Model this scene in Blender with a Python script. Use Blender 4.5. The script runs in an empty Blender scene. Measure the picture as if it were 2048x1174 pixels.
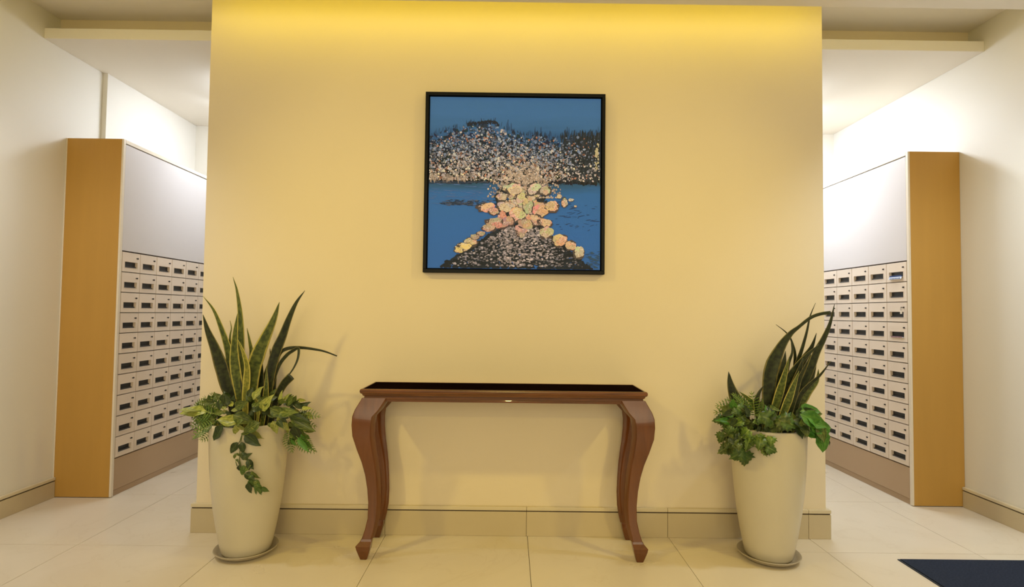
import bpy, math, random
import numpy as np
from mathutils import Vector, Matrix, noise
random.seed(7); rng = np.random.default_rng(7)
S = bpy.context.scene
C = S.collection
PI = math.pi

# ------------------------------------------------------------------ camera
F, PITCH, YAW, ROLL, D, H = 1088.6, 0.0353, 0.0041, 0.0120, 3.236, 1.3
cam = bpy.data.cameras.new('camera'); co = bpy.data.objects.new('camera', cam); C.objects.link(co)
cam.sensor_width = 36; cam.lens = F * 36 / 2048; cam.clip_start = 0.05
fwd = Vector((math.sin(YAW) * math.cos(PITCH), math.cos(YAW) * math.cos(PITCH), math.sin(PITCH)))
rgt = Vector((math.cos(YAW), -math.sin(YAW), 0)); upv = rgt.cross(fwd)
cr, sr = math.cos(ROLL), math.sin(ROLL)
X_ = rgt * cr + upv * sr
Y_ = upv * cr - rgt * sr
co.matrix_world = Matrix(((X_.x, Y_.x, -fwd.x, 0), (X_.y, Y_.y, -fwd.y, -D), (X_.z, Y_.z, -fwd.z, H), (0, 0, 0, 1)))
S.camera = co
CAMP = Vector((0, -D, H))
def at(u, v, Y):
    """world point on the plane y=Y seen at photo pixel u,v (used to measure shapes off the photo)"""
    a, b = u - 1024, v - 587
    d = fwd * F + X_ * a - Y_ * b
    return CAMP + d * ((Y + D) / d.y)

# ------------------------------------------------------------------ world, exposure, lights
S.view_settings.view_transform = 'Standard'; S.view_settings.look = 'None'
S.view_settings.exposure = -0.28; S.view_settings.gamma = 1.0; S.view_settings.use_curve_mapping = False
w = bpy.data.worlds.new('world'); S.world = w; w.use_nodes = True
w.node_tree.nodes['Background'].inputs[0].default_value = (1, .95, .88, 1)
w.node_tree.nodes['Background'].inputs[1].default_value = 0.2

def aim(o, target):
    o.rotation_euler = (Vector(target) - o.location).to_track_quat('-Z', 'Y').to_euler()
def area(name, loc, target, sx, sy, power, col, spread=PI):
    l = bpy.data.lights.new(name, 'AREA'); l.shape = 'RECTANGLE'; l.size = sx; l.size_y = sy
    l.energy = power; l.color = col; l.spread = spread
    o = bpy.data.objects.new(name, l); C.objects.link(o); o.location = loc; aim(o, target); return o
def spot(name, loc, target, power, col, angle, blend=0.8, rad=0.05):
    l = bpy.data.lights.new(name, 'SPOT'); l.energy = power; l.color = col; l.spot_size = math.radians(angle)
    l.spot_blend = blend; l.shadow_soft_size = rad
    o = bpy.data.objects.new(name, l); C.objects.link(o); o.location = loc; aim(o, target); return o
WARM = (1.0, 0.78, 0.18)
NEUT = (1.0, 0.90, 0.62)
COOL = (0.78, 0.87, 1.0)
# warm wall washers of the lobby ceiling, at both sides of the feature wall
for sx in (-1, 1):
    spot('wall_washer', (sx * 2.3 + .03, -1.75, 2.99), (sx * -0.35, 0, .45), 120, WARM, 86, 1.0, 0.07)
spot('far_downlight', (0.0, -5.4, 3.05), (0, -0.15, .7), 335, (1.0, .79, .22), 44, 1.0, 0.05)
# neutral fill spots added to brighten the side walls and nearby floor
for sx in (-1, 1):
    spot('side_wall_fill', (sx * 2.55, -.75, 2.99), (sx * 2.95, -.35, 0), 86 if sx < 0 else 128, (.93, .96, 1.0) if sx < 0 else (.80, .91, 1.0), 120, 1.0, 0.08)
# broad ambient fill added behind the camera, standing in for entrance light
area('rear_fill', (0, -5.7, 1.7), (0, 0, 1.2), 4.6, 2.2, 92, NEUT)
# corridor tubes behind the feature wall
for sx in (-1, 1):
    area('corridor_tube', (sx * 2.12, 1.38, 2.93), (sx * 2.7, 1.42, 1.2), 0.06, 0.9, 16 if sx < 0 else 38, COOL)
COVE = 4.2

# ------------------------------------------------------------------ materials
def lin(c):
    return tuple((x / 255 / 12.92 if x / 255 <= .04045 else ((x / 255 + .055) / 1.055) ** 2.4) for x in c) + (1,)
def mat(name, col, rough=.6, metal=0, spec=.5, coat=0, noise_amt=0, nscale=8, bump=0, bscale=60, rnd=0, emit=None, estr=0, stretch=(1, 1, 1), coat_rough=.05):
    m = bpy.data.materials.new(name); m.use_nodes = True; nt = m.node_tree; b = nt.nodes['Principled BSDF']
    b.inputs['Roughness'].default_value = rough; b.inputs['Metallic'].default_value = metal
    b.inputs['Specular IOR Level'].default_value = spec; b.inputs['Coat Weight'].default_value = coat
    b.inputs['Coat Roughness'].default_value = coat_rough
    c = lin(col); b.inputs['Base Color'].default_value = c
    if noise_amt or bump or rnd:
        tc = nt.nodes.new('ShaderNodeTexCoord'); mp = nt.nodes.new('ShaderNodeMapping'); nt.links.new(tc.outputs['Object'], mp.inputs[0])
        mp.inputs['Scale'].default_value = stretch
    hsv = None
    if noise_amt:
        n = nt.nodes.new('ShaderNodeTexNoise'); n.inputs['Scale'].default_value = nscale; n.inputs['Detail'].default_value = 6
        nt.links.new(mp.outputs[0], n.inputs['Vector'])
        r = nt.nodes.new('ShaderNodeValToRGB'); r.color_ramp.elements[0].position = .3; r.color_ramp.elements[1].position = .7
        r.color_ramp.elements[0].color = tuple(x * (1 - noise_amt) for x in c[:3]) + (1,)
        r.color_ramp.elements[1].color = tuple(min(1, x * (1 + noise_amt)) for x in c[:3]) + (1,)
        nt.links.new(n.outputs[0], r.inputs[0]); src = r.outputs[0]
    else: src = None
    if rnd:
        oi = nt.nodes.new('ShaderNodeObjectInfo'); mr = nt.nodes.new('ShaderNodeMapRange')
        mr.inputs['To Min'].default_value = 1 - rnd; mr.inputs['To Max'].default_value = 1 + rnd
        nt.links.new(oi.outputs['Random'], mr.inputs['Value'])
        hsv = nt.nodes.new('ShaderNodeHueSaturation'); hsv.inputs['Color'].default_value = c
        if src: nt.links.new(src, hsv.inputs['Color'])
        nt.links.new(mr.outputs[0], hsv.inputs['Value']); src = hsv.outputs[0]
    if src: nt.links.new(src, b.inputs['Base Color'])
    if bump:
        n2 = nt.nodes.new('ShaderNodeTexNoise'); n2.inputs['Scale'].default_value = bscale; n2.inputs['Detail'].default_value = 4
        nt.links.new(mp.outputs[0], n2.inputs['Vector'])
        bp = nt.nodes.new('ShaderNodeBump'); bp.inputs['Strength'].default_value = bump; bp.inputs['Distance'].default_value = .002
        nt.links.new(n2.outputs[0], bp.inputs['Height']); nt.links.new(bp.outputs[0], b.inputs['Normal'])
    if emit:
        b.inputs['Emission Color'].default_value = emit + (1,); b.inputs['Emission Strength'].default_value = estr
    return m
M = {}
M['feature'] = mat('feature_wall_paint', (228, 213, 186), .65, spec=.3, noise_amt=.015, nscale=1.5, bump=.15, bscale=150)
M['wall'] = mat('side_wall_paint', (226, 221, 211), .5, spec=.4, noise_amt=.012, nscale=1.2, bump=.1, bscale=150)
M['ceil'] = mat('ceiling_paint', (232, 225, 214), .8, spec=.2, noise_amt=.01, nscale=2)
M['grout'] = mat('grout', (128, 108, 80), .9)
M['bbtile'] = mat('skirting_tile', (196, 180, 148), .35, noise_amt=.03, nscale=3, rnd=.02)
M['bbcap'] = mat('skirting_cap', (212, 198, 168), .35, noise_amt=.03, nscale=3)
M['wood'] = mat('mustard_laminate', (188, 143, 68), .5, spec=.3, noise_amt=.035, nscale=3, stretch=(4, 4, .35))
M['edge'] = mat('white_edge_band', (226, 212, 190), .4)
M['lam'] = mat('grey_white_laminate', (208, 200, 196), .38, spec=.4, noise_amt=.012, nscale=2)
M['lam2'] = mat('taupe_laminate', (182, 154, 122), .45, spec=.35, noise_amt=.015, nscale=2)
M['door'] = mat('putty_mailbox_paint', (224, 206, 186), .42, spec=.4, rnd=.035, noise_amt=.015, nscale=9)
M['gap'] = mat('dark_joint', (74, 58, 48), .7)
M['slot'] = mat('dark_slot', (22, 21, 22), .4)
M['flap'] = mat('grey_slot_flap', (70, 68, 68), .3, metal=.4)
M['lock'] = mat('dark_lock', (48, 44, 42), .3, metal=.6)
M['pot'] = mat('glazed_white_pot', (204, 194, 172), .32, spec=.45, noise_amt=.02, nscale=5)
M['saucer'] = mat('stone_saucer', (168, 156, 136), .4, noise_amt=.05, nscale=6)
M['soil'] = mat('soil', (40, 30, 20), .95, noise_amt=.4, nscale=60, bump=1, bscale=90)
M['frame'] = mat('black_frame', (9, 10, 12), .5, spec=.2)
M['canvas_side'] = mat('canvas_side', (20, 26, 34), .8)
M['inset'] = mat('black_inset', (20, 11, 9), .6, spec=0, noise_amt=.3, nscale=3)
M['mat'] = mat('charcoal_mat_pile', (42, 48, 62), .95, spec=.1, noise_amt=.25, nscale=120, bump=1, bscale=300)
M['matedge'] = mat('mat_rubber_edge', (34, 38, 48), .8)
M['vine'] = mat('vine_stem', (74, 92, 38), .6)
M['paper'] = mat('white_paper', (222, 226, 236), .6)
M['blue'] = mat('blue_print', (46, 70, 120), .6)
M['pink'] = mat('pink_print', (168, 110, 118), .6)
M['metal'] = mat('key_metal', (150, 145, 135), .3, metal=1)
M['lamp'] = mat('lamp_lens', (255, 240, 210), .5, emit=(1, .8, .45), estr=4)
M['cove'] = mat('cove_led', (255, 220, 100), .5, emit=(1.0, .82, .05), estr=COVE)
M['fascia_fill'] = mat('fascia_fill_glow', (255, 220, 100), .5, emit=(1.0, .80, .16), estr=2.3)
M['tube'] = mat('tube_lamp', (240, 245, 255), .5, emit=(.80, .89, 1.0), estr=60)
M['white_metal'] = mat('white_metal', (225, 225, 222), .4)

# floor tile: cream porcelain with faint veins, semi-polished
def floor_mat():
    m = mat('cream_floor_tile', (214, 198, 172), .22, spec=.5, rnd=.015); nt = m.node_tree; b = nt.nodes['Principled BSDF']
    g = nt.nodes.new('ShaderNodeNewGeometry')
    n = nt.nodes.new('ShaderNodeTexNoise'); n.inputs['Scale'].default_value = 1.6; n.inputs['Detail'].default_value = 9; n.inputs['Distortion'].default_value = 1.2
    nt.links.new(g.outputs['Position'], n.inputs['Vector'])
    r = nt.nodes.new('ShaderNodeValToRGB'); e = r.color_ramp.elements
    e[0].position = .35; e[0].color = lin((216, 202, 178)); e[1].position = .62; e[1].color = lin((222, 209, 187))
    k = e.new(.49); k.color = lin((219, 206, 183)); k = e.new(.5); k.color = lin((215, 201, 177)); k = e.new(.51); k.color = lin((219, 206, 183))
    nt.links.new(n.outputs[0], r.inputs[0]); nt.links.new(r.outputs[0], b.inputs['Base Color'])
    r2 = nt.nodes.new('ShaderNodeMapRange'); r2.inputs['To Min'].default_value = .26; r2.inputs['To Max'].default_value = .30
    nt.links.new(n.outputs[0], r2.inputs['Value']); nt.links.new(r2.outputs[0], b.inputs['Roughness'])
    return m
M['tile'] = floor_mat()
def wood_mat(name, st, dk, lt):
    m = mat(name, (128, 76, 34), .22, spec=.5, coat=.35, coat_rough=.03); nt = m.node_tree; b = nt.nodes['Principled BSDF']
    tc = nt.nodes.new('ShaderNodeTexCoord'); mp = nt.nodes.new('ShaderNodeMapping'); mp.inputs['Scale'].default_value = st
    nt.links.new(tc.outputs['Object'], mp.inputs[0])
    n = nt.nodes.new('ShaderNodeTexNoise'); n.inputs['Scale'].default_value = 5; n.inputs['Detail'].default_value = 8; n.inputs['Distortion'].default_value = .6
    nt.links.new(mp.outputs[0], n.inputs['Vector'])
    r = nt.nodes.new('ShaderNodeValToRGB'); e = r.color_ramp.elements
    e[0].position = .32; e[0].color = lin(dk); e[1].position = .68; e[1].color = lin(lt)
    nt.links.new(n.outputs[0], r.inputs[0]); nt.links.new(r.outputs[0], b.inputs['Base Color'])
    return m
M['brown'] = wood_mat('polished_brown_wood', (.5, 7, 7), (84, 46, 17), (122, 70, 29))
M['brown_leg'] = wood_mat('polished_leg_wood', (5, 5, .5), (90, 48, 17), (108, 60, 23))
# leaves: colour across the blade from UV x (margin) with banding along it
def blade_mat(name, dark, mid, margin, mw, rough=.4):
    m = mat(name, mid, rough, spec=.4, rnd=.12); nt = m.node_tree; b = nt.nodes['Principled BSDF']
    uv = nt.nodes.new('ShaderNodeUVMap'); sp = nt.nodes.new('ShaderNodeSeparateXYZ'); nt.links.new(uv.outputs[0], sp.inputs[0])
    s = nt.nodes.new('ShaderNodeMath'); s.operation = 'SUBTRACT'; s.inputs[1].default_value = .5; nt.links.new(sp.outputs[0], s.inputs[0])
    a = nt.nodes.new('ShaderNodeMath'); a.operation = 'ABSOLUTE'; nt.links.new(s.outputs[0], a.inputs[0])
    mpn = nt.nodes.new('ShaderNodeMapping'); mpn.inputs['Scale'].default_value = (2.5, 26, 1); nt.links.new(uv.outputs[0], mpn.inputs[0])
    n = nt.nodes.new('ShaderNodeTexNoise'); n.inputs['Scale'].default_value = 1; n.inputs['Detail'].default_value = 5; nt.links.new(mpn.outputs[0], n.inputs['Vector'])
    r = nt.nodes.new('ShaderNodeValToRGB'); r.color_ramp.elements[0].position = .38; r.color_ramp.elements[1].position = .66
    r.color_ramp.elements[0].color = lin(dark); r.color_ramp.elements[1].color = lin(mid); nt.links.new(n.outputs[0], r.inputs[0])
    ad = nt.nodes.new('ShaderNodeMath'); ad.operation = 'MULTIPLY_ADD'; ad.inputs[1].default_value = .08; nt.links.new(n.outputs[0], ad.inputs[0]); nt.links.new(a.outputs[0], ad.inputs[2])
    st = nt.nodes.new('ShaderNodeMapRange'); st.inputs['From Min'].default_value = .5 - mw; st.inputs['From Max'].default_value = .57 - mw; nt.links.new(ad.outputs[0], st.inputs['Value'])
    mx = nt.nodes.new('ShaderNodeMix'); mx.data_type = 'RGBA'; nt.links.new(st.outputs[0], mx.inputs[0]); nt.links.new(r.outputs[0], mx.inputs[6]); mx.inputs[7].default_value = lin(margin)
    hs = [x for x in nt.nodes if x.type == 'HUE_SAT'][0]; nt.links.new(mx.outputs[2], hs.inputs['Color'])
    return m
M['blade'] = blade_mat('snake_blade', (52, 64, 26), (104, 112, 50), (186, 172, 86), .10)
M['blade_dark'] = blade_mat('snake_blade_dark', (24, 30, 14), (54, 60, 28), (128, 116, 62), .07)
M['blade_yellow'] = blade_mat('snake_blade_yellow', (104, 108, 44), (158, 152, 66), (196, 184, 92), .15)
def leaf_mat(name, a, bcol, vein, rough=.4):
    m = mat(name, a, rough, spec=.4, rnd=.2); nt = m.node_tree; b = nt.nodes['Principled BSDF']
    uv = nt.nodes.new('ShaderNodeUVMap'); sp = nt.nodes.new('ShaderNodeSeparateXYZ'); nt.links.new(uv.outputs[0], sp.inputs[0])
    s = nt.nodes.new('ShaderNodeMath'); s.operation = 'SUBTRACT'; s.inputs[1].default_value = .5; nt.links.new(sp.outputs[0], s.inputs[0])
    ab = nt.nodes.new('ShaderNodeMath'); ab.operation = 'ABSOLUTE'; nt.links.new(s.outputs[0], ab.inputs[0])
    st = nt.nodes.new('ShaderNodeMapRange'); st.inputs['From Min'].default_value = .0; st.inputs['From Max'].default_value = .05; nt.links.new(ab.outputs[0], st.inputs['Value'])
    n = nt.nodes.new('ShaderNodeTexNoise'); n.inputs['Scale'].default_value = 5; n.inputs['Detail'].default_value = 3; nt.links.new(uv.outputs[0], n.inputs['Vector'])
    r = nt.nodes.new('ShaderNodeValToRGB'); r.color_ramp.elements[0].position = .42; r.color_ramp.elements[1].position = .6
    r.color_ramp.elements[0].color = lin(a); r.color_ramp.elements[1].color = lin(bcol); nt.links.new(n.outputs[0], r.inputs[0])
    mx = nt.nodes.new('ShaderNodeMix'); mx.data_type = 'RGBA'; nt.links.new(st.outputs[0], mx.inputs[0]); mx.inputs[6].default_value = lin(vein); nt.links.new(r.outputs[0], mx.inputs[7])
    hs = [x for x in nt.nodes if x.type == 'HUE_SAT'][0]; nt.links.new(mx.outputs[2], hs.inputs['Color'])
    return m
M['leaf_light'] = leaf_mat('leaf_light', (122, 132, 54), (166, 168, 84), (184, 184, 108))
M['leaf_mid'] = leaf_mat('leaf_mid', (62, 80, 30), (106, 118, 50), (132, 140, 74))
M['leaf_dark'] = leaf_mat('leaf_dark', (34, 48, 22), (56, 72, 30), (80, 96, 44))
M['leaf_green'] = leaf_mat('leaf_green', (62, 112, 36), (88, 136, 46), (110, 150, 70))
M['fern'] = leaf_mat('fern_leaf', (70, 98, 34), (108, 130, 50), (130, 148, 70))
M['leaf_olive'] = leaf_mat('leaf_olive', (58, 84, 34), (84, 106, 44), (110, 130, 64))

# ------------------------------------------------------------------ helpers
class MB:
    def __init__(s): s.v = []; s.f = []; s.uv = {}
    def box(s, x0, x1, y0, y1, z0, z1, bev=0):
        if x0 > x1: x0, x1 = x1, x0
        if y0 > y1: y0, y1 = y1, y0
        n = len(s.v)
        if bev <= 0:
            s.v += [(x, y, z) for z in (z0, z1) for y in (y0, y1) for x in (x0, x1)]
            s.f += [tuple(n + i for i in q) for q in ((0, 2, 3, 1), (4, 5, 7, 6), (0, 1, 5, 4), (1, 3, 7, 5), (3, 2, 6, 7), (2, 0, 4, 6))]
        else:
            P = [Vector((x, y, z)) for x in (x0, x1) for y in (y0, y1) for z in (z0, z1)]
            # chamfered box: 24 verts by convex hull
            import bmesh
            bm = bmesh.new(); vs = [bm.verts.new(p) for p in P]
            bmesh.ops.convex_hull(bm, input=vs)
            bmesh.ops.dissolve_limit(bm, angle_limit=.01, verts=bm.verts, edges=bm.edges)
            bmesh.ops.bevel(bm, geom=list(bm.edges), offset=bev, segments=2, profile=.6, affect='EDGES')
            bmesh.ops.recalc_face_normals(bm, faces=bm.faces)
            bm.verts.index_update()
            for q in bm.verts: s.v.append(tuple(q.co))
            for q in bm.faces: s.f.append(tuple(n + t.index for t in q.verts))
            bm.free()
        return s
    def rings(s, rings, cap=True, closed=True):
        n = len(s.v); k = len(rings[0])
        for r in rings: s.v += [tuple(p) for p in r]
        for i in range(len(rings) - 1):
            for j in range(k if closed else k - 1):
                a = n + i * k + j; b = n + i * k + (j + 1) % k
                s.f.append((a, b, b + k, a + k))
        if cap:
            s.f.append(tuple(n + j for j in reversed(range(k)))); s.f.append(tuple(n + (len(rings) - 1) * k + j for j in range(k)))
        return s
    def lathe(s, prof, seg=48, c=(0, 0), cap=False):
        return s.rings([[(c[0] + r * math.cos(2 * PI * j / seg), c[1] + r * math.sin(2 * PI * j / seg), z) for j in range(seg)] for r, z in prof], cap=cap)
    def tube(s, pts, rad, seg=6):
        pts = [Vector(p) for p in pts]; R = []
        for i, p in enumerate(pts):
            t = (pts[min(i + 1, len(pts) - 1)] - pts[max(i - 1, 0)]).normalized()
            a = t.orthogonal().normalized(); 
            if i and R: 
                a = (pa - t * pa.dot(t)).normalized()
            pa = a; b = t.cross(a); r = rad[i] if hasattr(rad, '__len__') else rad
            R.append([p + (a * math.cos(2 * PI * j / seg) + b * math.sin(2 * PI * j / seg)) * r for j in range(seg)])
        return s.rings(R)
    def mesh(s, name, m, smooth=False, uv=None):
        me = bpy.data.meshes.new(name); me.from_pydata(s.v, [], s.f); me.materials.append(m)
        if smooth: 
            me.polygons.foreach_set('use_smooth', [True] * len(me.polygons))
            if smooth != 'all': me.set_sharp_from_angle(angle=math.radians(smooth if smooth is not True else 35))
        if uv:
            l = me.uv_layers.new(name='UVMap')
            for lp in me.loops: l.data[lp.index].uv = uv[lp.vertex_index]
        me.update(); return me
    def build(s, name, m, parent=None, smooth=False, loc=None, uv=None):
        return put(name, s.mesh(name, m, smooth, uv), parent, loc)
def put(name, me, parent=None, loc=None):
    o = bpy.data.objects.new(name, me); C.objects.link(o)
    if parent: o.parent = parent
    if loc is not None: o.location = loc
    return o
def tag(o, label, cat, group=None, kind=None):
    o['label'] = label; o['category'] = cat
    if group: o['group'] = group
    if kind: o['kind'] = kind
    return o
def empty(name, loc=(0, 0, 0), rz=0):
    o = bpy.data.objects.new(name, None); C.objects.link(o); o.location = loc; o.rotation_euler[2] = rz; o.empty_display_size = .1; return o
def struct(o, label=None, cat=None):
    o['kind'] = 'structure'
    if label: o['label'] = label
    if cat: o['category'] = cat
    return o

# ------------------------------------------------------------------ setting
XL, XR = -3.116, 3.157            # room side walls
BL, BR = -1.821, 1.875            # feature wall block
YB, YF, YE = 0.95, -6.0, 2.03     # block back, lobby front wall, corridor end wall
YC, ZC, ZU = -.25, 3.036, 3.28               # lobby ceiling, raised ceiling over the slot
SB, ST, YS, YS2 = 3.085, 3.156, .334, .46
# floor with single tiles
fl = struct(MB().box(XL - .1, XR + .1, YF - .1, YE + .1, -.06, -.008).build('floor', M['grout']), 'cream polished tile floor with thin joints', 'floor')
T = .8243; PX = .1193; G = .0013
tiles = {}
for i in range(-4, 4):
    for j in range(-8, 4):
        x0 = PX + i * T; x1 = x0 + T; y0 = -.195 + j * T; y1 = y0 + T
        x0 = max(x0, XL); x1 = min(x1, XR); y0 = max(y0, YF); y1 = min(y1, YE)
        if x1 - x0 < .02 or y1 - y0 < .02: continue
        key = (round(x1 - x0, 4), round(y1 - y0, 4))
        if key not in tiles:
            tiles[key] = MB().box(G, key[0] - G, G, key[1] - G, -.012, 0, .0008).mesh('floor_tile', M['tile'])
        put('floor_tile', tiles[key], fl, (x0, y0, 0))
struct(MB().box(XL - .12, XL, YF, YE, 0, ZU + .15).build('wall_left', M['wall']), 'pale plastered left side wall', 'wall')
struct(MB().box(XR, XR + .12, YF, YE, 0, ZU + .15).build('wall_right', M['wall']), 'pale plastered right side wall', 'wall')
struct(MB().box(XL - .12, XR + .12, YE, YE + .12, 0, ZU + .15).build('wall_back', M['wall']), 'corridor end wall behind the mailboxes', 'wall')
struct(MB().box(XL - .12, XR + .12, YF - .12, YF, 0, ZU + .15).build('wall_front', M['wall']), 'lobby wall behind the camera', 'wall')
struct(MB().box(BL, BR, 0, YB, 0, ZU, .002).build('wall_center', M['feature']), 'yellow-lit freestanding feature wall between the two mailbox corridors', 'wall')
# wall step beside the left cabinet, low return on the right end wall
struct(MB().box(XL, XL + .037, .86, YE, 0, SB, .003).build('trim_1', M['wall']), 'shallow projecting wall step above the left mailboxes', 'wall step')
# lobby ceiling, slot, raised ceiling, corridor soffit with fascia
struct(MB().box(XL, XR, YF, YC, ZC, ZC + .02, .002).build('ceiling', M['ceil']), 'flat beige lobby ceiling stopping short of the feature wall', 'ceiling')
up = MB().box(XL, XR, YF, YE, ZU, ZU + .1)
struct(up.build('ceiling_slot', M['ceil']), 'raised ceiling seen through the light slot', 'ceiling')
sof = MB().box(XL, BL, YS, YE, SB, ST, .003).box(BR, XR, YS, YE, SB, ST, .003).box(BL, BR, YB, YE, SB, ST)
struct(sof.build('trim_2', M['ceil']), 'lowered corridor soffit with a cream front edge', 'soffit')
struct(MB().box(XL, BL, YS2, YS2 + .05, ST, ZU).box(BR, XR, YS2, YS2 + .05, ST, ZU).build('trim_3', M['feature']), 'dim upstand set back above the corridor soffit', 'upstand')

# baseboards: tile pieces with a cap
def baseboard(name, label, axis, fixed, out, a0, a1, joints, zt, zg):
    r = struct(empty(name), label, 'baseboard')
    cuts = [a0] + [j for j in joints if a0 + .03 < j < a1 - .03] + [a1]
    for p, q in zip(cuts[:-1], cuts[1:]):
        for nm, z0, z1, th, m in (('skirting_tile', 0, zg - .002, .020, M['bbtile']), ('skirting_cap', zg + .0055, zt, .022, M['bbcap'])):
            b = MB()
            lo, hi = sorted((fixed, fixed + out * th)); g = .0008
            if axis == 'x': b.box(p + g, q - g, lo, hi, z0, z1, .0025)
            else: b.box(lo, hi, p + g, q - g, z0, z1, .0025)
            b.build(nm, m, r)
    b = MB(); lo, hi = sorted((fixed, fixed + out * .012))
    if axis == 'x': b.box(a0 + .003, a1 - .003, lo, hi, .01, zg + .008)
    else: b.box(lo, hi, a0 + .003, a1 - .003, .01, zg + .006)
    b.build('dark_joint', M['gap'], r)
    return r
js = [PX - .006 + k * T for k in range(-8, 9)]
baseboard('baseboard_center', 'beige tile baseboard under the feature wall', 'x', 0, -1, BL - .02, BR + .02, js, .168, .142)
baseboard('baseboard_center_left', 'beige tile baseboard on the corridor side of the feature wall', 'y', BL, -1, 0.0005, YB, [.6], .168, .142)
baseboard('baseboard_center_right', 'beige tile baseboard on the right corridor side of the feature wall', 'y', BR, 1, 0.0005, YB, [.6], .168, .142)
yj = [-.26 - k * T for k in range(8)]
baseboard('baseboard_left', 'beige tile baseboard along the left wall', 'y', XL, 1, YF, .548, yj, .137, .112)
baseboard('baseboard_right', 'beige tile baseboard along the right wall', 'y', XR, -1, YF, .548, yj, .137, .112)

# cove LED behind the ceiling edge, lamps
o = tag(empty('cove_light', (0, 0, 0)), 'yellow cove light strip hidden above the ceiling edge over the feature wall', 'light')
def strip(x0, x1, m):
    b = MB(); b.rings([[(x, -.256, 3.075), (x, -.252, 3.070), (x, -.205, 3.150), (x, -.209, 3.155)] for x in (x0, x1)]); return b.build('light_strip', m, o)
strip(BL + .02, BR - .02, M['cove'])
strip(XL + .02, BL - .02, M['fascia_fill']); strip(BR + .02, XR - .02, M['fascia_fill'])  # dim side strips added to give the fascia its yellow spill
MB().box(XL + .01, XR - .01, -.275, -.262, ZC + .022, 3.2).box(XL + .01, XR - .01, -.2625, -.215, 3.156, 3.162).build('mounting_board', M['white_metal'], o)
for sx, lab in ((-1, 'left'), (1, 'right')):
    t = tag(empty('corridor_light', (sx * 2.12, 1.38, SB)), 'white tube light on the corridor soffit behind the %s end of the feature wall' % lab, 'light')
    MB().box(-.05, .05, -.46, .46, -.028, -.001, .004).box(-.01, .01, -.45, -.44, -.13, -.028).box(-.01, .01, .44, .45, -.13, -.028).build('housing', M['white_metal'], t)
    MB().tube([(0, -.44, -.125), (0, .44, -.125)], .013, 10).build('tube', M['tube'], t, smooth=True)

# ------------------------------------------------------------------ mailbox cabinets
def door_mesh(w, h, mirror):
    # front faces +x local; hole for the slot. local: x depth, y width 0..w, z 0..h
    sw, sh = w * .72, h * .31
    y0 = w * .13; y1 = y0 + sw; z0 = h * .21; z1 = z0 + sh
    ys = [0, y0, y1, w]; zs = [0, z0, z1, h]
    b = MB()
    b.v = [(0.0, y, z) for z in zs for y in ys]
    for i in range(3):
        for j in range(3):
            if i == 1 and j == 1: continue
            a = i * 4 + j; b.f.append((a, a + 1, a + 5, a + 4))
    n = len(b.v); e = .004
    b.v += [(-e, -e * .3, -e * .3), (-e, w + e * .3, -e * .3), (-e, w + e * .3, h + e * .3), (-e, -e * .3, h + e * .3)]
    b.v += [(-.02, -e * .3, -e * .3), (-.02, w + e * .3, -e * .3), (-.02, w + e * .3, h + e * .3), (-.02, -e * .3, h + e * .3)]
    o = [0, 3, 15, 12]
    for k in range(4):
        k2 = (k + 1) % 4; b.f.append((n + k, n + k2, o[k2], o[k])); b.f.append((n + 4 + k, n + 4 + k2, n + k2, n + k))
    n = len(b.v); hl = [5, 6, 10, 9]
    b.v += [(-.018, y0 + .002, z0 + .002), (-.018, y1 - .002, z0 + .002), (-.018, y1 - .002, z1 - .002), (-.018, y0 + .002, z1 - .002)]
    for k in range(4):
        k2 = (k + 1) % 4; b.f.append((hl[k], hl[k2], n + k2, n + k))
    # raised rim around the slot
    t = .003; r = .0016
    for (a0, a1, c0, c1) in ((y0 - t, y1 + t, z1, z1 + t), (y0 - t, y1 + t, z0 - t, z0), (y0 - t, y0, z0, z1), (y1, y1 + t, z0, z1)):
        b.box(-.001, r, a0, a1, c0, c1)
    me = b.mesh('mailbox_door', M['door'])
    s = MB().box(-.019, -.0165, y0, y1, z0, z1); s1 = s.mesh('slot_back', M['slot'])
    s2 = MB().box(-.016, -.007, y0 + .004, y1 - .004, z0 + .003, z0 + sh * .24).mesh('slot_flap', M['flap'])
    ly = w * .86; lz = h * .74
    s3 = MB(); s3.rings([[(x, ly + .0055 * math.cos(a * PI / 6), lz + .0055 * math.sin(a * PI / 6)) for a in range(12)] for x in (-.001, .004)])
    s3.box(.004, .0055, ly - .0012, ly + .0012, lz - .004, lz + .004)
    s3.box(-.001, .0015, ly - .014, ly - .008, lz - .004, lz + .004)
    s3 = s3.mesh('lock', M['lock'])
    return me, s1, s2, s3, (ly, lz)
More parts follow.
